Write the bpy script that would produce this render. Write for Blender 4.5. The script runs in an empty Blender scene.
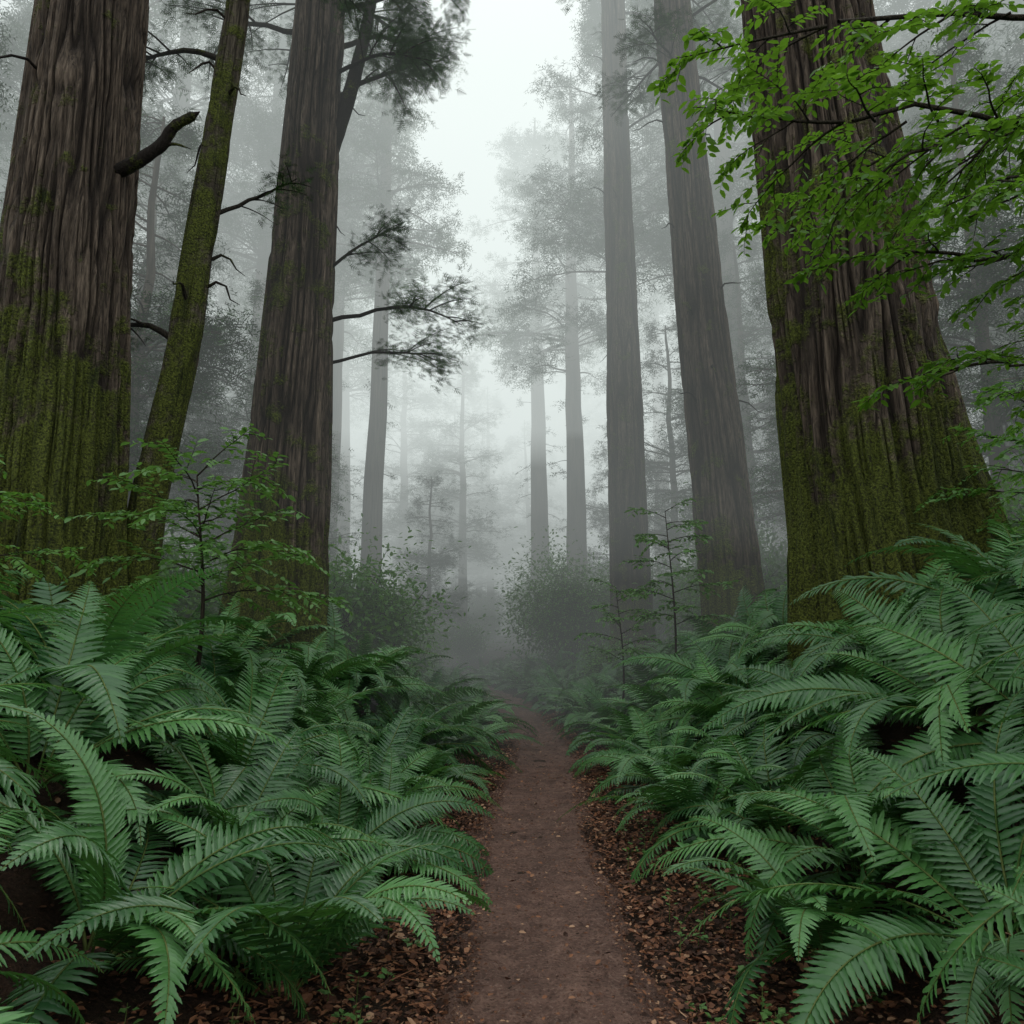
import bpy, math, random
import numpy as np
from mathutils import Vector, Quaternion
R=np.random.default_rng(11)
scene=bpy.context.scene
scene.view_settings.view_transform='Standard'
scene.view_settings.look='None'
scene.view_settings.exposure=0
COL=scene.collection
pi=math.pi

# ---------------------------------------------------------------- noise
def vnoise(u,v,pu=None,seed=0):
    iu=np.floor(u).astype(np.int64); iv=np.floor(v).astype(np.int64)
    fu=u-iu; fv=v-iv
    fu=fu*fu*(3-2*fu); fv=fv*fv*(3-2*fv)
    def h(a,b):
        if pu: a=np.mod(a,pu)
        x=(a*374761393+b*668265263+seed*1274126177)&0xffffffff
        x=((x^(x>>13))*1274126177)&0xffffffff
        x=x^(x>>16)
        return (x&0xffff)/65535.0
    return (h(iu,iv)*(1-fu)+h(iu+1,iv)*fu)*(1-fv)+(h(iu,iv+1)*(1-fu)+h(iu+1,iv+1)*fu)*fv
def fbm(u,v,o=4,seed=0):
    s=0;a=.5;t=0
    for i in range(o):
        s=s+a*vnoise(u*2**i,v*2**i,None,seed+i*7); t+=a; a*=.5
    return s/t
def sst(x,a,b):
    t=np.clip((x-a)/(b-a),0,1); return t*t*(3-2*t)

# ---------------------------------------------------------------- terrain
def pathx(y):
    y=np.asarray(y,float)
    return 0.04+0.033*np.clip(y,-5,11)-0.0072*np.clip(y-9.5,0,60)**2+.05*np.sin(np.clip(y,0,30)*.75)
def height(x,y):
    x=np.asarray(x,float); y=np.asarray(y,float)
    dx=x-pathx(y)
    far=sst(y,8,17)
    L=(1.0-0.55*far)*sst(-dx,0.85,3.6)+0.05*np.clip(-dx-3.6,0,30)
    Rr=(1.40-0.75*far)*sst(dx,0.95,3.5)+0.06*np.clip(dx-3.5,0,30)
    h=np.where(dx<0,L,Rr)
    n=(fbm(x*.45+50,y*.45+50,4,3)-.5)*.5*sst(np.abs(dx),.9,2.5)
    n2=(fbm(x*2.2+9,y*2.2+9,3,8)-.5)*.09*sst(np.abs(dx),.45,1.0)
    edge=0.05*sst(np.abs(dx),.48,.85)
    return h+n+n2+edge

# ---------------------------------------------------------------- mesh accumulator
class Acc:
    def __init__(s): s.v=[];s.g=[];s.n=0;s.tint=[]
    def add(s,v,faces,mat=0,tint=0.5):
        v=np.asarray(v,float).reshape(-1,3)
        s.v.append(v); s.tint.append(np.full(len(v),tint))
        for f in faces:
            f=np.asarray(f,np.int64)
            if len(f): s.g.append((f+s.n,mat))
        s.n+=len(v)
    def tube(s,pts,rad,k=8,mat=0):
        pts=np.asarray(pts,float); rad=np.asarray(rad,float); n=len(pts)
        t=np.gradient(pts,axis=0); t/=np.linalg.norm(t,axis=1)[:,None]+1e-9
        ref=np.array([0,0,1.]) if abs(t[0,2])<.8 else np.array([1.,0,0])
        a=np.cross(t,ref); a/=np.linalg.norm(a,axis=1)[:,None]+1e-9
        b=np.cross(t,a)
        th=np.arange(k)*2*np.pi/k
        V=pts[:,None,:]+rad[:,None,None]*(a[:,None,:]*np.cos(th)[None,:,None]+b[:,None,:]*np.sin(th)[None,:,None])
        i,j=np.meshgrid(np.arange(n-1),np.arange(k),indexing='ij')
        j2=(j+1)%k
        q=np.stack([i*k+j,i*k+j2,(i+1)*k+j2,(i+1)*k+j],-1).reshape(-1,4)
        s.add(V,[q],mat)
    def leaves(s,tv,tf,P,D,N,L,W,mat=1,tint=0.5):
        P=np.asarray(P,float);D=np.asarray(D,float);N=np.asarray(N,float)
        if len(P)==0:return
        D=D/(np.linalg.norm(D,axis=1)[:,None]+1e-9)
        S=np.cross(N,D); S/=np.linalg.norm(S,axis=1)[:,None]+1e-9
        N=np.cross(D,S)
        L=np.broadcast_to(L,(len(P),));W=np.broadcast_to(W,(len(P),))
        tv=np.asarray(tv,float)
        V=(P[:,None,:]+D[:,None,:]*(L[:,None]*tv[None,:,0])[:,:,None]
           +S[:,None,:]*(W[:,None]*tv[None,:,1])[:,:,None]
           +N[:,None,:]*(L[:,None]*tv[None,:,2])[:,:,None])
        m=len(tv); off=(np.arange(len(P))*m)
        fs=[]
        for f in tf:
            f=np.asarray(f)
            fs.append((off[:,None,None]+f[None]).reshape(-1,f.shape[1]))
        s.add(V.reshape(-1,3),fs,mat,tint)
    def build(s,name,mats,origin=(0,0,0),smooth=True,attrs=None,tint=False):
        V=np.concatenate(s.v)-np.array(origin)
        me=bpy.data.meshes.new(name)
        me.vertices.add(len(V)); me.vertices.foreach_set('co',V.astype(np.float32).ravel())
        lv=np.concatenate([g.ravel() for g,_ in s.g])
        tot=np.concatenate([np.full(len(g),g.shape[1]) for g,_ in s.g])
        mi=np.concatenate([np.full(len(g),m) for g,m in s.g])
        me.loops.add(len(lv)); me.loops.foreach_set('vertex_index',lv.astype(np.int32))
        me.polygons.add(len(tot))
        me.polygons.foreach_set('loop_start',(np.cumsum(tot)-tot).astype(np.int32))
        me.polygons.foreach_set('material_index',mi.astype(np.int32))
        me.polygons.foreach_set('use_smooth',np.full(len(tot),smooth))
        for m in mats: me.materials.append(m)
        attrs=dict(attrs or {})
        if tint: attrs['tint']=np.concatenate(s.tint)
        for k,a in attrs.items():
            at=me.attributes.new(k,'FLOAT','POINT'); b=np.zeros(len(V),np.float32); b[:len(a)]=a
            at.data.foreach_set('value',b)
        me.update(calc_edges=True)
        return me
def obj(name,me,loc=(0,0,0),parent=None,rot=(0,0,0),sc=1):
    o=bpy.data.objects.new(name,me); COL.objects.link(o)
    o.location=loc;o.rotation_euler=rot
    o.scale=(sc,sc,sc) if np.isscalar(sc) else sc
    if parent:o.parent=parent
    return o

# ---------------------------------------------------------------- materials
class NT:
    def __init__(s,name):
        s.m=bpy.data.materials.new(name); s.m.use_nodes=True
        s.t=s.m.node_tree; s.t.nodes.clear()
        s.out=s.n('ShaderNodeOutputMaterial')
    def n(s,ty,**k):
        nd=s.t.nodes.new(ty)
        for a,b in k.items(): setattr(nd,a,b)
        return nd
    def l(s,a,b): s.t.links.new(a,b)
    def mix(s,fac,c1,c2,bt='MIX'):
        nd=s.n('ShaderNodeMix',data_type='RGBA',blend_type=bt)
        for i,x in ((0,fac),(6,c1),(7,c2)):
            if hasattr(x,'links') : s.l(x,nd.inputs[i])
            else: nd.inputs[i].default_value=x if i==0 else (*x,1)
        return nd.outputs[2]
    def ramp(s,x,a,b):
        nd=s.n('ShaderNodeMapRange'); s.l(x,nd.inputs[0]); nd.inputs[1].default_value=a; nd.inputs[2].default_value=b
        return nd.outputs[0]
    def math(s,op,a,b):
        nd=s.n('ShaderNodeMath',operation=op)
        for i,x in ((0,a),(1,b)):
            if hasattr(x,'links'): s.l(x,nd.inputs[i])
            else: nd.inputs[i].default_value=x
        return nd.outputs[0]
    def noise(s,scale,detail=4,vec=None,rough=.55):
        nd=s.n('ShaderNodeTexNoise'); nd.inputs['Scale'].default_value=scale; nd.inputs['Detail'].default_value=detail
        nd.inputs['Roughness'].default_value=rough
        if vec is None:
            tc=s.n('ShaderNodeTexCoord'); vec=tc.outputs['Object']
        s.l(vec,nd.inputs['Vector']); return nd.outputs['Fac']
    def mapped(s,sc):
        tc=s.n('ShaderNodeTexCoord'); mp=s.n('ShaderNodeMapping'); mp.inputs['Scale'].default_value=sc
        s.l(tc.outputs['Object'],mp.inputs['Vector']); return mp.outputs[0]

def leaf_mat(name,c1,c2,rough=.5,trans=.25,spec=.4,tint=False):
    m=NT(name)
    geo=m.n('ShaderNodeNewGeometry'); oi=m.n('ShaderNodeObjectInfo')
    f=m.math('ADD',m.math('MULTIPLY',geo.outputs['Random Per Island'],.3 if tint else .65),m.math('MULTIPLY',oi.outputs['Random'],.25))
    if tint:
        at=m.n('ShaderNodeAttribute',attribute_name='tint'); f=m.math('ADD',f,m.math('MULTIPLY',at.outputs['Fac'],.5))
    col=m.mix(f,c1,c2)
    if trans==0:
        d=m.n('ShaderNodeBsdfDiffuse'); m.l(col,d.inputs['Color']); m.l(d.outputs[0],m.out.inputs[0]); return m.m
    p=m.n('ShaderNodeBsdfPrincipled'); p.inputs['Roughness'].default_value=rough
    p.inputs['Specular IOR Level'].default_value=spec
    m.l(col,p.inputs['Base Color'])
    t=m.n('ShaderNodeBsdfTranslucent')
    m.l(m.mix(.6,col,(c2[0]*1.5,c2[1]*1.6,c2[2]*.7)),t.inputs['Color'])
    mx=m.n('ShaderNodeMixShader'); mx.inputs[0].default_value=trans
    m.l(p.outputs[0],mx.inputs[1]); m.l(t.outputs[0],mx.inputs[2]); m.l(mx.outputs[0],m.out.inputs[0])
    return m.m
M_fern=leaf_mat('fern_leaf',(.010,.055,.018),(.095,.245,.063),.36,.20,.6,True)
M_conif=leaf_mat('conifer_foliage',(.028,.065,.020),(.075,.145,.045),.6,0,.3)
M_broad=leaf_mat('broadleaf_foliage',(.040,.11,.012),(.14,.27,.035),.45,.42,.4)
M_bush=leaf_mat('bush_foliage',(.045,.13,.028),(.14,.28,.06),.5,.35,.4)
M_seed=leaf_mat('seedling_leaf',(.06,.15,.035),(.13,.25,.07),.5,.3,.4)

def bark_mat(name,c_hi,c_lo,attr=False,moss=0.0,sc=1.0):
    m=NT(name)
    v=m.mapped((9*sc,9*sc,.7*sc)); n1=m.noise(1.0,4,v,.6)
    v2=m.mapped((45*sc,45*sc,3.5*sc)); n2=m.noise(1.0,3,v2,.65)
    f=m.ramp(n1,.38,.62)
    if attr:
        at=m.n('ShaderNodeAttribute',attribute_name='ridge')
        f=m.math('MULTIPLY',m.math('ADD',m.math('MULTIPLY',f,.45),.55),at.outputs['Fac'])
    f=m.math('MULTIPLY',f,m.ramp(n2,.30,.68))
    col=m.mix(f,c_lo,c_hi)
    bump=m.math('ADD',m.math('MULTIPLY',n1,.8),m.math('MULTIPLY',n2,.9))
    if moss>0:
        mn=m.noise(3.0,5,None,.65); mf=m.noise(45,3,None,.7)
        if attr:
            am=m.n('ShaderNodeAttribute',attribute_name='moss'); base=am.outputs['Fac']
            k=m.ramp(m.math('ADD',base,m.math('MULTIPLY',m.math('SUBTRACT',mn,.5),3.0)),.12,.52)
        else:
            k=m.math('MULTIPLY',m.ramp(mn,.42,.6),moss)
        k=m.math('MULTIPLY',k,m.ramp(mf,.22,.44))
        mc=m.mix(m.ramp(mf,.35,.66),(.020,.028,.006),(.165,.190,.032))
        mc=m.mix(m.ramp(n1,.46,.30),mc,(.022,.030,.008))
        col=m.mix(k,col,mc)
        bump=m.math('ADD',bump,m.math('MULTIPLY',m.math('MULTIPLY',mf,k),1.6))
    p=m.n('ShaderNodeBsdfPrincipled'); p.inputs['Roughness'].default_value=.9; p.inputs['Specular IOR Level'].default_value=.2
    m.l(col,p.inputs['Base Color'])
    b=m.n('ShaderNodeBump'); b.inputs['Strength'].default_value=1; b.inputs['Distance'].default_value=.055
    m.l(bump,b.inputs['Height']); m.l(b.outputs[0],p.inputs['Normal'])
    m.l(p.outputs[0],m.out.inputs[0]); return m.m
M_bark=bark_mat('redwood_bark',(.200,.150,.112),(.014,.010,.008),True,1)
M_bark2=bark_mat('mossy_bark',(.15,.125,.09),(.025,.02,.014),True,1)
M_twig=bark_mat('twig_bark',(.07,.055,.035),(.025,.02,.013),False,0,2)
def simple(name,c1,c2,sc):
    m=NT(name); p=m.n('ShaderNodeBsdfDiffuse')
    nz=m.noise(1,3,m.mapped(sc)); m.l(m.mix(m.ramp(nz,.35,.65),c1,c2),p.inputs['Color']); m.l(p.outputs[0],m.out.inputs[0]); return m.m
M_barkf=simple('conifer_bark',(.045,.036,.028),(.12,.095,.075),(8,8,.8))
M_stem=simple('fern_stem',(.05,.09,.025),(.13,.15,.05),(9,9,9))

def dirt(name,cs,s1,s2,s3,dist,rough):
    m=NT(name)
    a=m.noise(s1,4); b=m.noise(s2,5,None,.65); c=m.noise(s3,3,None,.7)
    col=m.mix(m.ramp(b,.32,.68),cs[0],cs[1])
    col=m.mix(m.math('MULTIPLY',m.ramp(a,.42,.66),.6),col,cs[2])
    col=m.mix(m.math('MULTIPLY',m.ramp(c,.56,.70),.5),col,cs[3])
    col=m.mix(m.math('MULTIPLY',m.ramp(c,.46,.34),.7),col,cs[4])
    p=m.n('ShaderNodeBsdfPrincipled'); p.inputs['Roughness'].default_value=rough;p.inputs['Specular IOR Level'].default_value=.25
    m.l(col,p.inputs['Base Color'])
    bp=m.n('ShaderNodeBump'); bp.inputs['Distance'].default_value=dist; bp.inputs['Strength'].default_value=1
    m.l(m.math('ADD',m.math('MULTIPLY',b,1.2),m.math('MULTIPLY',c,.5)),bp.inputs['Height']); m.l(bp.outputs[0],p.inputs['Normal'])
    m.l(p.outputs[0],m.out.inputs[0]); return m.m
M_ground=dirt('forest_soil',[(.022,.011,.007),(.060,.031,.019),(.024,.017,.009),(.12,.065,.04),(.008,.005,.003)],3,22,70,.04,.95)
M_path=dirt('packed_dirt',[(.095,.049,.037),(.215,.122,.092),(.072,.040,.031),(.36,.24,.19),(.028,.016,.012)],2.6,11,60,.045,.85)
def litter_mat():
    m=NT('dead_leaf')
    geo=m.n('ShaderNodeNewGeometry')
    cr=m.n('ShaderNodeValToRGB'); m.l(geo.outputs['Random Per Island'],cr.inputs[0])
    e=cr.color_ramp; e.elements[0].color=(.030,.013,.008,1); e.elements[1].color=(.38,.23,.14,1)
    x=e.elements.new(.5); x.color=(.095,.038,.020,1); x=e.elements.new(.85); x.color=(.23,.095,.045,1)
    p=m.n('ShaderNodeBsdfPrincipled'); p.inputs['Roughness'].default_value=.7;p.inputs['Specular IOR Level'].default_value=.3
    m.l(cr.outputs[0],p.inputs['Base Color']); m.l(p.outputs[0],m.out.inputs[0]); return m.m
M_litter=litter_mat()

# ---------------------------------------------------------------- ground + path
def axis(lo,hi,fine_lo,fine_hi,step,g=1.18):
    a=list(np.arange(fine_lo,fine_hi,step)); s=step; x=a[-1]
    while x<hi: s*=g; x+=s; a.append(x)
    s=step; x=a[0]; pre=[]
    while x>lo: s*=g; x-=s; pre.append(x)
    return np.array(pre[::-1]+a)
xs=axis(-900,900,-6,6,.07); ys=axis(-300,1200,0.5,18,.09)
X,Y=np.meshgrid(xs,ys,indexing='ij'); Z=height(X,Y)
acc=Acc(); ny=len(ys)
i,j=np.meshgrid(np.arange(len(xs)-1),np.arange(ny-1),indexing='ij')
q=np.stack([i*ny+j,(i+1)*ny+j,(i+1)*ny+j+1,i*ny+j+1],-1).reshape(-1,4)
acc.add(np.stack([X,Y,Z],-1),[q]); obj('ground',acc.build('ground',[M_ground]))
ys2=np.arange(-4,34,.05); us=np.linspace(-1,1,41)
U,Y2=np.meshgrid(us,ys2,indexing='ij')
sg=np.sign(U)*9
wob=.62+.10*(vnoise(Y2*1.3+3,sg,None,5)-.5)*2+.10*(vnoise(Y2*4,sg,None,6)-.5)*2+.07*(vnoise(Y2*11,sg,None,7)-.5)*2+.06*np.clip(5-Y2,0,3)/3
X2=pathx(Y2)+U*wob
Z2=.016+.03*U**2+(fbm(X2*3,Y2*3,3,12)-.5)*.05+(fbm(X2*12,Y2*12,3,14)-.5)*.035-.12*sst(np.abs(U),.68,1)
acc=Acc(); n2=len(ys2)
i,j=np.meshgrid(np.arange(len(us)-1),np.arange(n2-1),indexing='ij')
q=np.stack([i*n2+j,(i+1)*n2+j,(i+1)*n2+j+1,i*n2+j+1],-1).reshape(-1,4)
acc.add(np.stack([X2,Y2,Z2],-1),[q]); obj('dirt_path',acc.build('dirt_path',[M_path]))

tv=[(0,0,0),(.35,.5,.12),(.4,0,-.02),(.35,-.5,.10),(.75,.35,.08),(.78,-.35,.14),(1,0,.05)]
tf=[np.array([[0,2,1],[0,3,2],[2,6,4],[2,5,6],[1,2,4],[3,5,2]])]
N=64000
y=1.2+14*R.random(N)**1.35; side=R.choice([-1,1],N); d=.33+np.abs(R.normal(0,.75,N))
on=R.random(N)<.07; d=np.where(on,R.uniform(0,.5,N),d)
x=pathx(y)+side*d; z=np.where(d<.55,.045,height(x,y)+.012)+R.random(N)*.018
az=R.uniform(0,2*np.pi,N); D=np.stack([np.cos(az),np.sin(az),R.normal(0,.25,N)],-1)
Nn=np.stack([R.normal(0,.35,N),R.normal(0,.35,N),np.ones(N)],-1)
L=R.uniform(.012,.042,N)*np.where(R.random(N)<.12,1.7,1)*np.where(d<.45,.6,1)
acc=Acc(); acc.leaves(tv,tf,np.stack([x,y,z],-1),D,Nn,L,L*R.uniform(.4,.8,N),0)
for k in range(480):
    yy=R.uniform(2,12); xx=float(pathx(yy))+R.choice([-1,1])*(.44+abs(R.normal(0,.45))); a=R.uniform(0,6.28); l=R.uniform(.05,.28)
    zz=max(.05,float(height(xx,yy))+.018)
    acc.tube([(xx,yy,zz),(xx+l*.5*math.cos(a),yy+l*.5*math.sin(a),zz+.012),(xx+l*math.cos(a+.2),yy+l*math.sin(a+.2),zz)],[.0035,.003,.0015],4,0)
obj('leaf_litter',acc.build('leaf_litter',[M_litter],smooth=False))

# ---------------------------------------------------------------- ferns
def pinna_template(n,serr):
    v=[];f=[]
    for k in range(n+1):
        u=k/n
        w=(1-u)**.5*(1 if u>.12 else .65+2.9*u)*.5
        if serr and k%2==1: w*=.74
        if k==n: w=.02
        ww=-.20*u*u
        v+=[(u,w,ww+.0),(u-(.0 if not serr else .02),0,ww-.035),(u,-w,ww)]
    for k in range(n):
        a=3*k; f+=[(a,a+1,a+4,a+3),(a+1,a+2,a+5,a+4)]
    return np.array(v),[np.array(f)]
PT_hi=pinna_template(8,True); PT_lo=pinna_template(3,False)
def frond(acc,az,L,e0,droop,hw,npair,PT,side_curve,roll):
    n=26; ss=np.linspace(0,1,n)
    el=e0-droop*ss**1.25; azz=az+side_curve*ss**1.5
    t=np.stack([np.cos(el)*np.cos(azz),np.cos(el)*np.sin(azz),np.sin(el)],-1)
    pts=np.concatenate([[[0,0,0]],np.cumsum((t[1:]+t[:-1])*.5*L/(n-1),axis=0)])
    pts[:,0]+=.04*math.cos(az); pts[:,1]+=.04*math.sin(az)
    acc.tube(pts,np.linspace(.0055,.0012,n),4,0)
    s=np.linspace(.10,.985,npair)
    P=np.stack([np.interp(s,ss,pts[:,c]) for c in range(3)],-1)
    T=np.stack([np.interp(s,ss,t[:,c]) for c in range(3)],-1); T/=np.linalg.norm(T,axis=1)[:,None]
    S=np.cross(T,np.array([0,0,1.])); S/=np.linalg.norm(S,axis=1)[:,None]+1e-6
    Nm=np.cross(S,T)
    S2=S*math.cos(roll)+Nm*math.sin(roll); Nm=np.cross(S2,T); S=S2
    prof=np.minimum(1,(s/.34)**.6)*np.clip((1-s)/.66,0,1)**.72; prof=np.maximum(prof,.05)
    tint=R.random()**1.6*1.15
    for sg in (1,-1):
        a=np.radians(16+34*s**1.5)+R.normal(0,.04,npair)
        D=S*sg*np.cos(a)[:,None]+T*np.sin(a)[:,None]+Nm*(R.normal(.04,.07,npair))[:,None]
        ll=hw*prof*R.uniform(.93,1.05,npair)
        wd=(L*.885/npair)*1.16*np.clip(.6+.6*prof,.4,1.08)
        NN=Nm+T*.18+S*sg*R.normal(0,.12)
        acc.leaves(PT[0],PT[1],P+T*(R.normal(0,.002,npair))[:,None],D,NN,ll,wd,1,tint)
def fern_mesh(i,PT,npair,nf):
    acc=Acc(); a0=R.uniform(0,6.28)
    for k in range(nf):
        az=a0+k*2.399+R.normal(0,.22)
        inner=R.random()
        e0=math.radians(34+46*inner+R.normal(0,6))
        L=R.uniform(.85,1.4)*(1-.15*inner)
        frond(acc,az,L,e0,math.radians(R.uniform(62,110)+ 12*inner),L*R.uniform(.13,.165),npair,PT,R.normal(0,.3),R.normal(0,.25))
    return acc.build('fern_mesh_%d'%i,[M_stem,M_fern],tint=True)
F_hi=[fern_mesh(i,PT_hi,40,nf) for i,nf in enumerate((18,21,16,20,23,17))]
F_lo=[fern_mesh(10+i,PT_lo,26,nf) for i,nf in enumerate((18,21,19))]
bed=bpy.data.objects.new('fern_bed',None); COL.objects.link(bed)
trees_xy=[(-5,8,.9),(-4.25,8.5,.3),(-3.15,10,.75),(3.2,20,.7),(4.2,14,.8),(3.85,7.6,1.1)]
placed=[]
def try_place(x,y,mind):
    for (a,b,c) in trees_xy:
        if (x-a)**2+(y-b)**2<c*c: return False
    if placed:
        P=np.array(placed)
        if ((P-[x,y])**2).sum(1).min()<mind*mind: return False
    placed.append((x,y)); return True
def put_fern(x,y,sc,near):
    z=float(height(x,y)); e=.25
    gx=(float(height(x+e,y))-float(height(x-e,y)))/(2*e); gy=(float(height(x,y+e))-float(height(x,y-e)))/(2*e)
    lib=F_hi if near else F_lo
    me=lib[R.integers(len(lib))]
    nv=Vector((-gx*.6+R.normal(0,.09),-gy*.6+R.normal(0,.09)-.1,1)).normalized()
    qd=Vector((0,0,1)).rotation_difference(nv) @ Quaternion((0,0,1),R.uniform(0,6.28))
    o=obj('fern',me,(x,y,z-.02),None if near and y<9 else bed,sc=sc*np.array([1,1,R.uniform(.95,1.15)]))
    o.rotation_mode='QUATERNION'; o.rotation_quaternion=qd
for (x,y,s) in [(-1.85,2.0,1.0),(-1.6,3.1,1.05),(-2.7,2.8,1.2),(-1.5,4.15,1.05),(-2.4,3.9,1.25),
                (1.95,3.1,1.1),(2.45,2.35,1.1),(3.1,2.9,1.2),(1.9,4.1,1.1),(2.8,3.8,1.3),(1.75,5.1,1.05),(1.85,2.2,.7)]:
    placed.append((x,y)); put_fern(x,y,s,True)
for it in range(26000):
    y=R.uniform(1.4,30); side=R.choice([-1,1]); w=R.random()
    d=1.12+ (w**1.6)*11
    if y>9: d-=.12
    x=float(pathx(y))+side*(d+(.10 if side>0 else 0))
    if y<3 and d<1.9: continue
    if math.hypot(x,y)<2.7: continue
    mind=.64+.065*max(0,d-1.3)+.006*y
    if try_place(x,y,mind): put_fern(x,y,R.uniform(.8,1.05)+R.uniform(.15,.5)*min(1,(d-1.05)/1.5)*(y<13),y<9 and d<4)

acc=Acc(); lt=[(0,0,0),(.5,.5,.06),(.5,-.5,.06),(1,0,-.05),(.5,0,0)]; lf=[np.array([[0,4,1],[0,2,4],[1,4,3],[4,2,3]])]
for k in range(280):
    y=R.uniform(2.3,10); x=float(pathx(y))+R.choice([-1,1])*R.uniform(.55,1.5); z=float(height(x,y)); h=R.uniform(.03,.18)
    acc.tube([(x,y,z-.01),(x+.01,y,z+h)],[.002,.0012],4,0)
    m=R.integers(4,13); az=R.uniform(0,6.28,m); 
    P=np.tile([x+.01,y,z],(m,1)); P[:,2]+=h*R.uniform(.4,1,m)
    D=np.stack([np.cos(az),np.sin(az),R.normal(.2,.2,m)],-1); s=R.uniform(.018,.045,m)
    acc.leaves(lt,lf,P+D*.015,D,np.tile([0,0,1.],(m,1))+R.normal(0,.2,(m,3)),s,s*.7,1)
obj('seedling_patch',acc.build('seedling_patch',[M_stem,M_seed]))

# ---------------------------------------------------------------- hero trunks
def hero_trunk(acc,cl,rads,nt,dz,nr,amp,seed,flare=.35,fh=.9,lobes=5,lobamp=.12,extra=None,mossH=1.8,mossK=1.0,moss0=2.0):
    cl=np.asarray(cl,float)
    zz=np.arange(cl[0,2],cl[-1,2],dz)
    cx=np.interp(zz,cl[:,2],cl[:,0]); cy=np.interp(zz,cl[:,2],cl[:,1])
    w=int(1.0/dz)|1; k=np.hanning(w+2)[1:-1]; k/=k.sum()
    pad=lambda a: np.convolve(np.pad(a,w//2,mode='reflect',reflect_type='odd'),k,'valid')
    cx=pad(cx);cy=pad(cy)
    rr=pad(np.interp(zz,cl[:,2],rads))
    th=np.arange(nt)*2*np.pi/nt
    Zg,T=np.meshgrid(zz,th,indexing='ij'); hb=Zg-zz[0]
    un=T/(2*np.pi)
    warp=(vnoise(un*6,Zg*.3,6,seed+1)-.5)*1.8+(vnoise(un*18,Zg*1.0,18,seed+2)-.5)*.7
    a=vnoise(un*nr+warp,Zg*.55,nr,seed+3); b=vnoise(un*nr*2+warp*2,Zg*1.5,nr*2,seed+4)
    p1=np.clip(np.abs(2*a-1)*2.3,0,1)**.9; p2=np.clip(np.abs(2*b-1)*2.0,0,1)
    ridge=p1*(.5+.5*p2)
    f=np.exp(-hb/fh)
    ph=R.uniform(0,6.28)
    lob=(np.cos(lobes*T+ph+.5*np.sin(2*T))+.5*np.cos((lobes*2+1)*T+ph*2))
    r=rr[:,None]*(1+flare*f+lobamp*lob*(.25*np.exp(-hb/6)+f*1.0)+.06*(vnoise(un*4,Zg*.5,4,seed+9)-.5)*2)
    if extra is not None:
        for (t0,w_,am,eh) in extra:
            dth=np.angle(np.exp(1j*(T-t0)))
            r=r+am*np.exp(-(dth/w_)**2)*np.exp(-np.clip(hb,0,99)/eh)
    r=r+amp*(ridge-.6)
    V=np.stack([cx[:,None]+r*np.cos(T),cy[:,None]+r*np.sin(T),Zg],-1)
    nz=len(zz)
    i,j=np.meshgrid(np.arange(nz-1),np.arange(nt),indexing='ij'); j2=(j+1)%nt
    q=np.stack([i*nt+j,i*nt+j2,(i+1)*nt+j2,(i+1)*nt+j],-1).reshape(-1,4)
    acc.add(V,[q],0)
    m0=moss0+2.4*(vnoise(un*7,Zg*.12,7,seed+15)-.5)*2*.5+.9*(vnoise(un*20,Zg*.3,20,seed+16)-.5)
    moss=mossK*(np.exp(-np.clip(hb-m0,0,99)/mossH)*.85)+.4*(vnoise(un*4,Zg*.5,4,seed+5)-.5)*mossK-.10
    return {'ridge':np.clip(ridge,0,1).ravel(),'moss':moss.ravel()}

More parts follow.
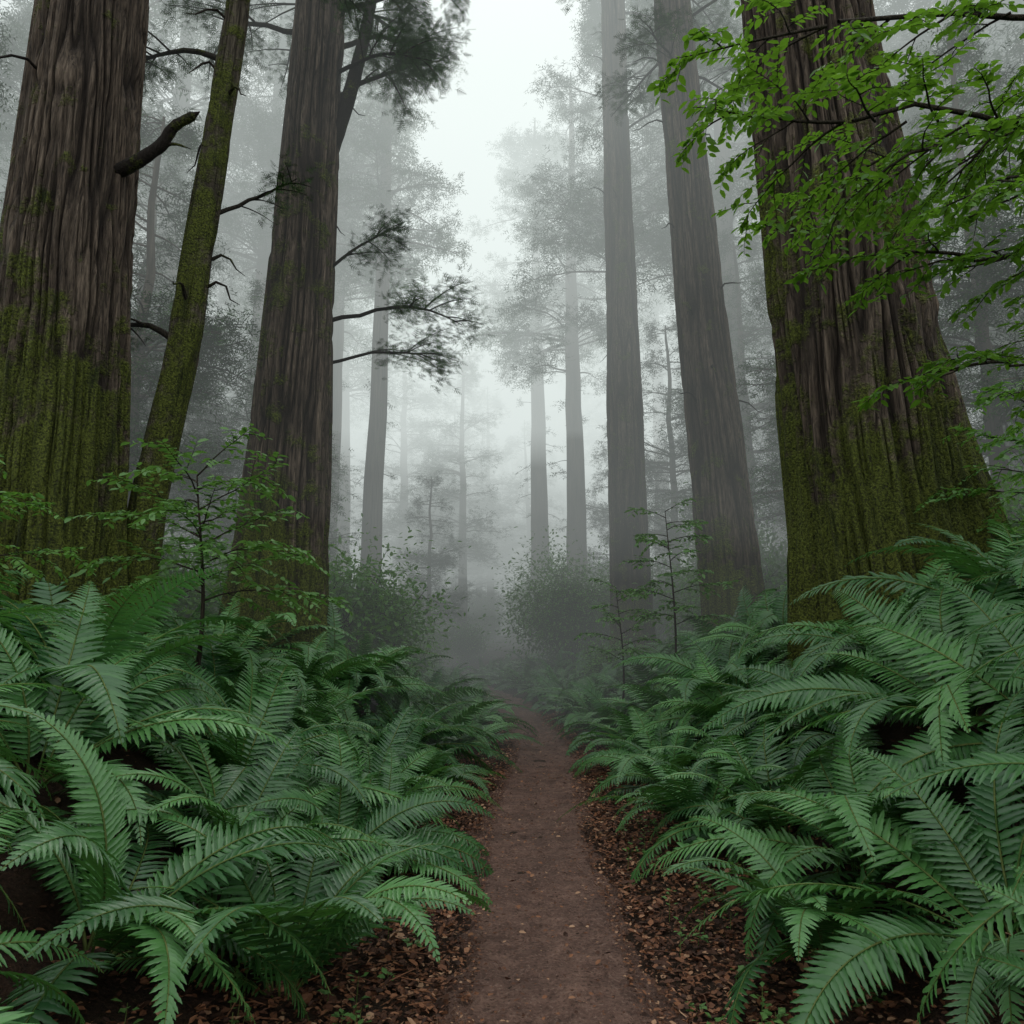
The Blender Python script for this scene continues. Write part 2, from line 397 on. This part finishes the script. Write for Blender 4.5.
def spray_t(nb=7,spread=1.0,wd=.06):
    v=[];f=[]
    for k in range(nb):
        u=.12+.8*k/(nb-1); sg=1 if k%2 else -1
        l=.42*(1.05-u)
        n=len(v); v+=[(u,0,0),(u+wd,0,0),(u+l*.75,sg*l*spread,-.04)]; f.append((n,n+1,n+2))
    n=len(v); v+=[(0,-.012,0),(0,.012,0),(1,0,-.03)]; f.append((n,n+1,n+2))
    return np.array(v),[np.array(f)]
SP=spray_t(10,1.3,.08); SPL=spray_t(5,1.5,.12)
def limb(acc,p0,az,L,pitch,droop,r,nsp,leaf,start=.25,wid=.32,vj=.07,k=5,sub=3,T_=None):
    T_=T_ or SP
    n=9; s=np.linspace(0,1,n)
    el=pitch-droop*s+R.normal(0,.08,n); aa=az+np.cumsum(R.normal(0,.14,n))
    t=np.stack([np.cos(el)*np.cos(aa),np.cos(el)*np.sin(aa),np.sin(el)],-1)
    pts=np.asarray(p0,float)+np.concatenate([[[0,0,0]],np.cumsum(t[:-1]*L/(n-1),axis=0)])
    acc.tube(pts,r*(1-s)**.8+.006,k,0)
    ms=[]
    for q in range(sub*2):
        u=R.uniform(start,.95); p=np.array([np.interp(u,s,pts[:,c]) for c in range(3)]); tt=t[int(u*(n-1))]
        sg=1 if q%2 else -1
        a2=math.atan2(tt[1],tt[0])+sg*R.uniform(.4,1.2); l2=L*wid*R.uniform(.6,1.6)*(1.15-u*.7)
        m=5; s2=np.linspace(0,1,m); e2=R.uniform(-.2,.6)-.5*s2
        t2=np.stack([np.cos(e2)*math.cos(a2),np.cos(e2)*math.sin(a2),np.sin(e2)],-1)
        p2=p+np.concatenate([[[0,0,0]],np.cumsum(t2[:-1]*l2/(m-1),axis=0)])
        acc.tube(p2,r*.35*(1-s2)+.004,3,0); ms.append((p2,t2,s2,l2))
    ms.append((pts,t,s,L*.6))
    tot=sum(x[3] for x in ms)
    for (pp,t2,s2,l2) in ms:
        c=max(3,int(nsp*l2/tot)); u=R.uniform(.15 if pp is not pts else max(start,.4),1,c)**.8
        P=np.stack([np.interp(u,s2,pp[:,q]) for q in range(3)],-1)
        Tt=np.stack([np.interp(u,s2,t2[:,q]) for q in range(3)],-1)
        S=np.cross(Tt,[0,0,1.]); S/=np.linalg.norm(S,axis=1)[:,None]+1e-6
        sg=R.choice([-1,1],c)
        D=Tt*R.uniform(.3,1,c)[:,None]+S*(sg*R.uniform(.2,1,c))[:,None]+np.stack([np.zeros(c),np.zeros(c),R.normal(0,.32,c)],-1)
        P=P+S*(R.normal(0,leaf*.7,c))[:,None]; P[:,2]+=R.normal(0,vj,c)
        Nn=np.stack([R.normal(0,.5,c),R.normal(0,.5,c),np.ones(c)],-1)
        l=leaf*R.uniform(.6,1.35,c)
        acc.leaves(T_[0],T_[1],P,D,Nn,l,l,1)

def dead_twigs(acc,cfun,z0,z1,n,rf,Lm=.9):
    for _ in range(n):
        z=R.uniform(z0,z1); c=cfun(z); az=R.uniform(0,6.28); L=R.uniform(.25,Lm); r=rf(z)*.9
        p=np.array([c[0]+r*math.cos(az),c[1]+r*math.sin(az),z]); s=np.linspace(0,1,5)
        pts=p+np.stack([s*L*math.cos(az),s*L*math.sin(az),s*L*R.uniform(-.4,.5)+.1*np.sin(s*5)],-1)+R.normal(0,.02,(5,3))*s[:,None]
        acc.tube(pts,.022*(1-s)+.004,4,0)

def hero(name,cl,rads,nt,dz,nr,amp,seed,mat,limbs=(),twigs=0,poly=(),vj=.07,sub=5,wid=.42,**k):
    acc=Acc(); at=hero_trunk(acc,cl,rads,nt,dz,nr,amp,seed,**k)
    cl=np.array(cl)
    cf=lambda z:(np.interp(z,cl[:,2],cl[:,0]),np.interp(z,cl[:,2],cl[:,1])); rf=lambda z:np.interp(z,cl[:,2],rads)
    for (z,az,L,pitch,droop,r,nsp,leaf) in limbs:
        c=cf(z); rr=rf(z)*.8
        limb(acc,(c[0]+rr*math.cos(az),c[1]+rr*math.sin(az),z),az,L,pitch,droop,r,nsp,leaf,vj=vj,sub=sub,wid=wid)
    for (pp,r0,r1) in poly:
        pp=np.array(pp,float); s=np.linspace(0,1,len(pp)); s2=np.linspace(0,1,len(pp)*5)
        P=np.stack([np.interp(s2,s,pp[:,c]) for c in range(3)],-1)+R.normal(0,.004,(len(s2),3))
        kk=np.array([.25,.5,.25])
        for _ in range(3):
            for c in range(3): P[1:-1,c]=np.convolve(P[:,c],kk,'valid')
        acc.tube(P,np.linspace(r0,r1,len(P))*R.uniform(.94,1.06,len(P)),10,0)
        e=P[-1]; tt=(P[-1]-P[-2]); tt/=np.linalg.norm(tt)
        acc.tube([e,e+tt*.04,e+tt*.10],[r1*.9,r1*.55,.004],7,0)
    dead_twigs(acc,cf,5,cl[-1,2]-1,twigs,rf)
    me=acc.build(name,[mat,M_conif],origin=cl[0],attrs=at)
    return obj(name,me,tuple(cl[0]))
hero('redwood_tree',[(-5.0,8,.3),(-5.05,8,2.4),(-5.16,8,5.4),(-5.27,8.1,9.4),(-5.4,8.2,15)],[.76,.72,.68,.60,.5],520,.03,54,.085,1,M_bark,
     lobes=6,lobamp=.11,flare=.20,fh=1.2,mossH=1.4,mossK=1.25,moss0=2.9,twigs=5,
     poly=[([(-4.7,7.9,6.9),(-4.35,7.8,7.0),(-4.1,7.8,7.2),(-3.95,7.75,7.42),(-3.72,7.7,7.5)],.085,.05),([(-4.12,7.8,7.18),(-4.0,7.8,7.22),(-3.85,7.8,7.2)],.03,.012)])
hero('mossy_tree',[(-4.4,8.5,.3),(-4.33,8.5,2.0),(-4.24,8.5,3.2),(-3.98,8.5,4.97),(-3.87,8.5,6.55),(-3.75,8.5,8.2),(-3.62,8.5,9.85),(-3.45,8.5,13)],
     [.26,.21,.20,.19,.175,.155,.14,.1],140,.03,14,.03,2,M_bark2,lobes=3,lobamp=.1,flare=.3,fh=.6,mossH=9,mossK=.95,
     limbs=[(5.1,pi,1.5,.5,.9,.04,150,.12),(6.8,.5,1.2,.6,.6,.025,200,.12),(9,2.6,2.0,.5,.7,.04,500,.14),(10,.3,2.0,.6,.7,.04,500,.14)],twigs=10)
hero('redwood_tree',[(-3.2,10,.2),(-3.14,10,2.0),(-3.06,10,6.3),(-2.98,10,11.3),(-2.9,10,20)],[.70,.60,.45,.36,.25],420,.03,42,.07,3,M_bark,
     lobes=5,lobamp=.12,flare=.40,fh=1.4,mossH=1.3,mossK=1.2,moss0=2.1,twigs=8,vj=.14,
     poly=[([(-2.85,10,8.3),(-2.62,10,9.0),(-2.4,10,10.0),(-2.25,10,10.8),(-2.12,10,12)],.12,.08)],
     limbs=[(6.0,.05,2.1,.35,.95,.03,900,.13),(6.7,-.2,1.4,.8,.6,.022,600,.12),(5.4,.3,1.9,.35,.6,.022,700,.13),(9.6,.1,1.9,.7,.5,.04,700,.15),(10.6,.5,2.0,.5,.7,.04,700,.15),
            (11.0,-.3,1.9,.5,.8,.04,600,.15),(11.6,1.0,2.6,.5,.8,.04,700,.15),(10.8,2.9,2.6,.4,.7,.04,700,.15),(12.2,2.2,3,.3,.7,.04,700,.15),(10.0,-.1,1.7,.2,.8,.03,600,.14)])
hero('redwood_tree',[(3.22,20,.2),(3.2,20,1.5),(3.15,20,11),(3.14,20,21.5),(3.1,20,34)],[.6,.56,.43,.34,.2],220,.06,28,.05,4,M_bark,
     lobes=5,lobamp=.08,flare=.3,fh=.8,mossH=.6,mossK=.7,twigs=14,vj=.15,
     limbs=[(z,R.uniform(-1.5,1.5),R.uniform(2,3.4),.2,.7,.035,420,.24) for z in np.linspace(16.5,27,16)])
hero('redwood_tree',[(4.25,14,.2),(4.19,14,1.9),(3.85,14,7.2),(3.68,14,10.5),(3.48,14,15.3),(3.2,14,26)],[.66,.60,.48,.43,.38,.24],280,.05,34,.055,5,M_bark,
     lobes=5,lobamp=.06,flare=.2,fh=.8,mossH=.8,mossK=.8,twigs=14,vj=.12,
     limbs=[(z,R.uniform(0,6.28),R.uniform(1.6,2.6),.2,.7,.03,420,.18) for z in np.linspace(12.5,19,13)])
hero('redwood_tree',[(3.95,7.6,.5),(3.85,7.6,2.3),(3.68,7.6,5.1),(3.48,7.6,8.9),(3.3,7.6,14)],[.94,.86,.77,.66,.5],560,.03,60,.095,6,M_bark,
     lobes=5,lobamp=.12,flare=.20,fh=1.4,mossH=1.6,mossK=1.3,moss0=2.6,twigs=0,extra=[(-.35,.5,1.15,1.45),(-2.6,.35,.25,.9),(-1.5,.3,.35,1.0)])

# ---------------------------------------------------------------- background conifers
def conifer(i,H,r0,cs,blen,nb,leaf,nsp,low=0):
    acc=Acc(); n=24; z=np.linspace(0,H,n)
    cx=np.cumsum(R.normal(0,.04,n)); cy=np.cumsum(R.normal(0,.04,n))
    rr=r0*(1-z/H)**.75*(1+.35*np.exp(-z/1.0))+.03
    acc.tube(np.stack([cx,cy,z],-1),rr,14,0)
    nl=max(4,int(nb/3.2)); lev=np.sort(R.uniform(0,1,nl))
    for b in range(nb):
        t=lev[R.integers(nl)]+R.normal(0,.012); t=min(max(t,0),.985)
        h=H*(cs+(1-cs)*t); L=blen*(.25+.95*(1-t)**.7)*R.uniform(.55,1.15)*(.55+.45*min(1,t/.15))
        az=R.uniform(0,6.28)
        limb(acc,(np.interp(h,z,cx),np.interp(h,z,cy),h),az,L,R.uniform(.05,.5),R.uniform(.3,.8),.012+.010*L,int(nsp*(.4+L/blen)),leaf,k=4,sub=3,vj=.25,start=.3,wid=.4,T_=SPL)
    for b in range(int(H*.4)+low):
        h=R.uniform(.08,max(cs,.15))*H; az=R.uniform(0,6.28); L=R.uniform(.5,1.8)
        limb(acc,(np.interp(h,z,cx),np.interp(h,z,cy),h),az,L,R.uniform(-.2,.4),.5,.02,int(12+R.random()*40*(low>0)),leaf*.8,k=3,sub=1,T_=SPL)
    return acc.build('conifer_mesh_%d'%i,[M_barkf,M_conif])
C=[conifer(0,36,.62,.48,5.0,85,.42,140),conifer(1,33,.55,.42,4.4,85,.42,140),conifer(2,40,.7,.52,5.3,85,.45,130),
   conifer(3,26,.4,.3,4.0,80,.38,120,10),conifer(4,13,.16,.12,2.8,75,.26,150,6)]
def gz(x,y): return float(height(x,y))-.1
def tree(name,me,x,y,sc=1,par=None,rot=None,lean=0):
    return obj(name,me,(x,y,gz(x,y)),par,(lean*R.normal(0,1),lean*R.normal(0,1),R.uniform(0,6.28) if rot is None else rot),sc)
tree('redwood_tree',C[0],1.6,41,(.9,.9,.90)); tree('redwood_tree',C[1],3.1,35,(.95,.95,.93),rot=1)
tree('redwood_tree',C[0],-5.6,29.5,(.72,.72,.95)); tree('redwood_tree',C[0],-10.8,30,.9)
tree('redwood_tree',C[1],15.4,22,.95); tree('redwood_tree',C[3],-3.0,45,.75); tree('redwood_tree',C[3],-7.2,50,.95)
tree('redwood_tree',C[3],-1.6,58,.8); tree('redwood_tree',C[0],9.5,33,1); tree('redwood_tree',C[1],-14,22,1)
forest=bpy.data.objects.new('distant_forest',None); COL.objects.link(forest)
pl=[]
for it in range(3000):
    y=R.uniform(26,88); x=R.uniform(-.95,.95)*y
    u=x/y
    if -.22<u<.13 and y<62: continue
    if -.13<u<.04: continue
    if any((x-a)**2+(y-b)**2<(3.2+.035*y)**2 for a,b in pl): continue
    pl.append((x,y)); tree('conifer',C[R.integers(4)],x,y,R.uniform(.75,1.1),forest,lean=.015)
    if len(pl)>110: break
for k in range(18):
    y=R.uniform(52,88); x=y*R.uniform(-.14,.05); tree('conifer',C[3+(k%2)],x,y,R.uniform(.6,.8) if k%2==0 else R.uniform(1.1,1.5),forest,lean=.015)
for (x,y,s) in [(-7.5,14,.9),(-9.5,18,1.1),(-6.5,19,.8),(-12,24,1.1),(-8,25,.9),(7.5,17,.9),(9.5,14,1),(8,24,1.1),(12,20,1.2),(6.3,28,1),(-16,20,1.2),(14,28,1.2),(-11,13,1),(11,11.5,.9),(-3.8,34,.7),(5.6,38,.9)]:
    tree('young_hemlock_tree',C[4],x,y,s)

# ---------------------------------------------------------------- bushes
LT=[(0,0,0),(.3,.42,.05),(.3,-.42,.05),(.7,.36,.02),(.7,-.36,.02),(1,0,-.08),(.5,0,-.02)]
LF=[np.array([[0,6,1],[0,2,6],[6,5,3],[6,4,5],[1,6,3],[2,4,6]])]
def bush(i,H,W,nst,nl,leaf):
    acc=Acc()
    for k in range(nst):
        az=R.uniform(0,6.28); out=W*.5*R.uniform(.1,1); h=H*R.uniform(.55,1)*(1-.35*(out/(W*.5))**2)
        s=np.linspace(0,1,7); pts=np.stack([out*s**.8*math.cos(az),out*s**.8*math.sin(az),h*s**.9],-1)+R.normal(0,.04*W,(7,3))*s[:,None]
        acc.tube(pts,.02*(1-s)+.004,4,0)
        for q in range(7):
            u=R.uniform(.35,1); p=np.array([np.interp(u,s,pts[:,c]) for c in range(3)])
            c0=p+R.normal(0,.07*W,3); rad=W*R.uniform(.07,.15)
            acc.tube([p,(p+c0)/2+[0,0,.03],c0],[.008,.005,.003],3,0)
            P=c0+R.normal(0,1,(nl,3))*rad*[1,1,.6]
            d=P-c0; D=d/(np.linalg.norm(d,axis=1)[:,None]+1e-6)+R.normal(0,.5,(nl,3)); D[:,2]-=.1
            N=np.stack([R.normal(0,.4,nl),R.normal(0,.4,nl),np.ones(nl)],-1); l=leaf*R.uniform(.6,1.3,nl)
            acc.leaves(LT,LF,P,D,N,l,l*.55,1)
    return acc.build('bush_mesh_%d'%i,[M_twig,M_bush])
B=[bush(0,2.3,3.0,26,44,.12),bush(1,4.2,4.2,34,60,.15),bush(2,1.6,2.2,20,34,.09)]
for (x,y,b,s) in [(-3.1,15.5,0,1.15),(-4.6,16,0,1.2),(1.9,24,1,.92),(-2.2,36,0,.8),(5.6,18,0,1.2),(6.5,13.5,2,1.2),(7.8,11,0,1.1),(-6.4,12.5,0,1.1),(-7,10,2,1.3),(6.8,21,1,1),
                 (-7,21,1,1),(4.5,26,1,.9),(-9.5,15,1,1),(9.5,17,1,1.1),(-12,18,1,1.2),(12.5,15,1,1.1),(-4.5,24,0,1.2),(-3.6,29,0,.9),(2.5,18.2,2,.8),(-2.9,21,2,.9),(5.1,10.6,2,1),(6.6,8.6,2,1.1)]:
    obj('bush',B[b],(x,y,gz(x,y)),None,(0,0,R.uniform(0,6.28)),s)
under=bpy.data.objects.new('distant_undergrowth',None); COL.objects.link(under)
for k in range(100):
    y=R.uniform(32,70); x=R.uniform(-.9,.9)*y
    if abs(x+1)<3 and y<48: continue
    obj('bush',B[R.integers(2)],(x,y,gz(x,y)),under,(0,0,R.uniform(0,6.28)),R.uniform(.8,1.5))

# ---------------------------------------------------------------- leafy saplings and overhanging broadleaf tree
def leafy(acc,p0,d,L,leaf,lev,r,wasp=.55,droop=.25,dens=1.0):
    d=np.array(d,float); d/=np.linalg.norm(d); n=8; s=np.linspace(0,1,n)
    T=[];dd=d.copy()
    for q in range(n):
        dd=dd+R.normal(0,.09,3)+np.array([0,0,-droop/n]); dd/=np.linalg.norm(dd); T.append(dd.copy())
    T=np.array(T); pts=np.asarray(p0,float)+np.concatenate([[[0,0,0]],np.cumsum(T[:-1]*L/(n-1),axis=0)])
    acc.tube(pts,r*(1-s*.8),5 if lev>0 else 3,0)
    up=np.array([0,0,1.])
    if lev>0:
        m=max(4,int(L/ (.12 if lev==1 else .22)*dens))
        for q in range(m):
            u=.12+.88*(q+R.random()*.6)/m; u=min(u,1); p=np.array([np.interp(u,s,pts[:,c]) for c in range(3)]); t=T[min(int(u*n),n-1)]
            S=np.cross(t,up); S/=np.linalg.norm(S)+1e-6
            dn=t*.7+S*(1 if q%2 else -1)*R.uniform(.5,1)+up*R.normal(0,.18)
            leafy(acc,p,dn,L*R.uniform(.38,.62)*(1.1-.5*u),leaf,lev-1,r*.5,wasp,droop,dens)
    m=max(4,int(L/(leaf*.34)))
    u=np.linspace(.18 if lev==0 else .5,1,m) 
    P=np.stack([np.interp(u,s,pts[:,c]) for c in range(3)],-1); t=T[np.minimum((u*n).astype(int),n-1)]
    S=np.cross(t,up); S/=np.linalg.norm(S,axis=1)[:,None]+1e-6
    sg=np.where(np.arange(m)%2,1,-1)[:,None]
    D=t*R.uniform(.3,.8,(m,1))+S*sg*R.uniform(.6,1,(m,1))+R.normal(0,.16,(m,3)); D[:,2]-=.12
    N=up+R.normal(0,.35,(m,3)); l=leaf*R.uniform(.65,1.2,m)
    acc.leaves(LT,LF,P,D,N,l,l*wasp,1)
acc=Acc()
acc.tube([(5.6,4.3,.9),(5.5,4.3,3),(5.3,4.2,5),(5.0,4.1,8)],[.22,.18,.15,.1],14,0)
for (a,b,r,L2) in [((5.4,4.25,4.2),(2.0,4.0,4.58),.030,1.0),((5.3,4.2,5.2),(1.9,3.9,5.15),.030,.9),((5.45,4.25,3.4),(2.7,4.0,3.7),.022,.9),((5.5,4.3,2.6),(2.9,4.1,3.1),.018,.7),((5.3,4.2,4.8),(2.8,4.7,4.9),.020,1.0),((5.4,4.2,4.9),(2.5,3.8,4.3),.020,.9),((5.4,4.2,4.0),(2.9,3.6,3.95),.018,.8)]:
    a=np.array(a);b=np.array(b); s=np.linspace(0,1,9)[:,None]; pts=a+(b-a)*s+np.array([0,0,.2])*np.sin(s*pi)+R.normal(0,.035,(9,3))
    acc.tube(pts,np.linspace(r,r*.4,9),6,0)
    dirn=(b-a)/np.linalg.norm(b-a)
    for q in range(12):
        u=.35+.65*q/11; p=a+(b-a)*u+np.array([0,0,.2*math.sin(u*pi)])
        S=np.array([0,1 if q%2 else -1,0])*R.uniform(.4,.9)
        leafy(acc,p,dirn*.9+S+[0,0,R.uniform(-.7,.15)],L2*R.uniform(.55,.95),.072,1,.009,.52,droop=.5)
    leafy(acc,b,dirn+[0,0,-.2],L2*1.1,.072,2,.012,.52,droop=.4)
obj('broadleaf_tree',acc.build('broadleaf_tree',[M_twig,M_broad]))

def sapling(name,x,y,H,spread,leaf,nb,mat,u0=.42):
    acc=Acc(); z=float(height(x,y)); s=np.linspace(0,1,9)
    pts=np.stack([x+.06*np.sin(s*4),y+.04*np.sin(s*3+1),z+H*s],-1); acc.tube(pts,.018*(1-s)+.006,6,0)
    for q in range(nb):
        u=u0+(1-u0)*q/(nb-1); p=[np.interp(u,s,pts[:,c]) for c in range(3)]; az=q*2.4+R.normal(0,.3)
        leafy(acc,p,(math.cos(az),math.sin(az),.5),spread*R.uniform(.75,1.15)*(1.15-.55*u),leaf,1,.008,.5,droop=.5)
    obj(name,acc.build(name,[M_twig,mat],origin=(x,y,z)),(x,y,z))
sapling('sapling',-2.6,6.1,2.0,1.15,.088,19,M_seed,.48)
sapling('sapling',2.35,11,2.9,.85,.11,19,M_seed)
sapling('sapling',1.75,12.2,2.2,.8,.11,13,M_seed)
sapling('sapling',-4.5,5.6,1.8,1.1,.07,15,M_bush)
sapling('sapling',4.7,6.3,2.2,1.1,.08,15,M_bush)
sapling('sapling',-4.0,12.5,3.0,1.1,.12,15,M_bush)

# ---------------------------------------------------------------- fog: stacked homogeneous layers (absorb + glow of diffused daylight)
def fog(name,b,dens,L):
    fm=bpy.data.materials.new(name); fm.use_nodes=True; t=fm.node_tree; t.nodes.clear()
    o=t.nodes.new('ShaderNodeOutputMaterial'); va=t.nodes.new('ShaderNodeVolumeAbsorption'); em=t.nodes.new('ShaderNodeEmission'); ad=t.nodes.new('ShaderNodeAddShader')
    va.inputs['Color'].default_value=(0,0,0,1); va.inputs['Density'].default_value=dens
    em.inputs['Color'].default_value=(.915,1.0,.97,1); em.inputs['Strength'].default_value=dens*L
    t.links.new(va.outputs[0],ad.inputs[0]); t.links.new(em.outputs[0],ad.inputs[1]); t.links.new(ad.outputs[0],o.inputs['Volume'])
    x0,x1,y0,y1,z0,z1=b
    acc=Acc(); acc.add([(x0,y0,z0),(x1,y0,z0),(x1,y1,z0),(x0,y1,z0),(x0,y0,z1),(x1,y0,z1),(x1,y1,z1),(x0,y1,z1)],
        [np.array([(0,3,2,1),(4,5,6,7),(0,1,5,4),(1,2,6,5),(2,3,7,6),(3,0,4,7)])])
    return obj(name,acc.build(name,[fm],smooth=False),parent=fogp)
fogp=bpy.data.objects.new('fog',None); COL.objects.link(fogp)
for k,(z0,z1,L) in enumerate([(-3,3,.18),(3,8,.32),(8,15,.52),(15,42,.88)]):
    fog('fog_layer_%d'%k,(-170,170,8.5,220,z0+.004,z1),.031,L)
fog('fog_added_glow_low',(-12,10,42,215,5.1,11),.05,.85)  # this box and the next: extra emission added to brighten the central fog
fog('fog_added_glow_high',(-13,10,33,216,11.02,41.5),.045,1.75)

# ---------------------------------------------------------------- light
w=bpy.data.worlds.new('World'); scene.world=w; w.use_nodes=True; t=w.node_tree; t.nodes.clear()
o=t.nodes.new('ShaderNodeOutputWorld'); bg=t.nodes.new('ShaderNodeBackground'); sk=t.nodes.new('ShaderNodeTexSky')
sk.sky_type='NISHITA'; sk.sun_disc=False; sk.sun_elevation=math.radians(58); sk.sun_rotation=math.radians(0); sk.air_density=1; sk.dust_density=2
mx=t.nodes.new('ShaderNodeMix'); mx.data_type='RGBA'; mx.inputs[0].default_value=.8; mx.inputs[7].default_value=(10.8,11.4,11.1,1)
t.links.new(sk.outputs[0],mx.inputs[6]); t.links.new(mx.outputs[2],bg.inputs[0]); t.links.new(bg.outputs[0],o.inputs[0])
bg.inputs[1].default_value=.15
sun=bpy.data.lights.new('sun','SUN'); sun.energy=1.5; sun.angle=math.radians(15); sun.color=(1,.98,.94)
so=bpy.data.objects.new('sun',sun); COL.objects.link(so)
dirv=Vector((0.1,math.cos(math.radians(58)),math.sin(math.radians(58))))
so.rotation_euler=dirv.to_track_quat('Z','Y').to_euler()
so.location=(0,30,60)

cam=bpy.data.cameras.new('camera'); cam.lens=26.0; cam.sensor_width=36; cam.clip_end=3000; cam.clip_start=.05
co=bpy.data.objects.new('camera',cam); COL.objects.link(co); co.location=(0,0,1.5)
co.rotation_euler=(math.radians(90+9.8),0,0)
scene.camera=co
print('ferns',len(placed),'forest',len(pl))
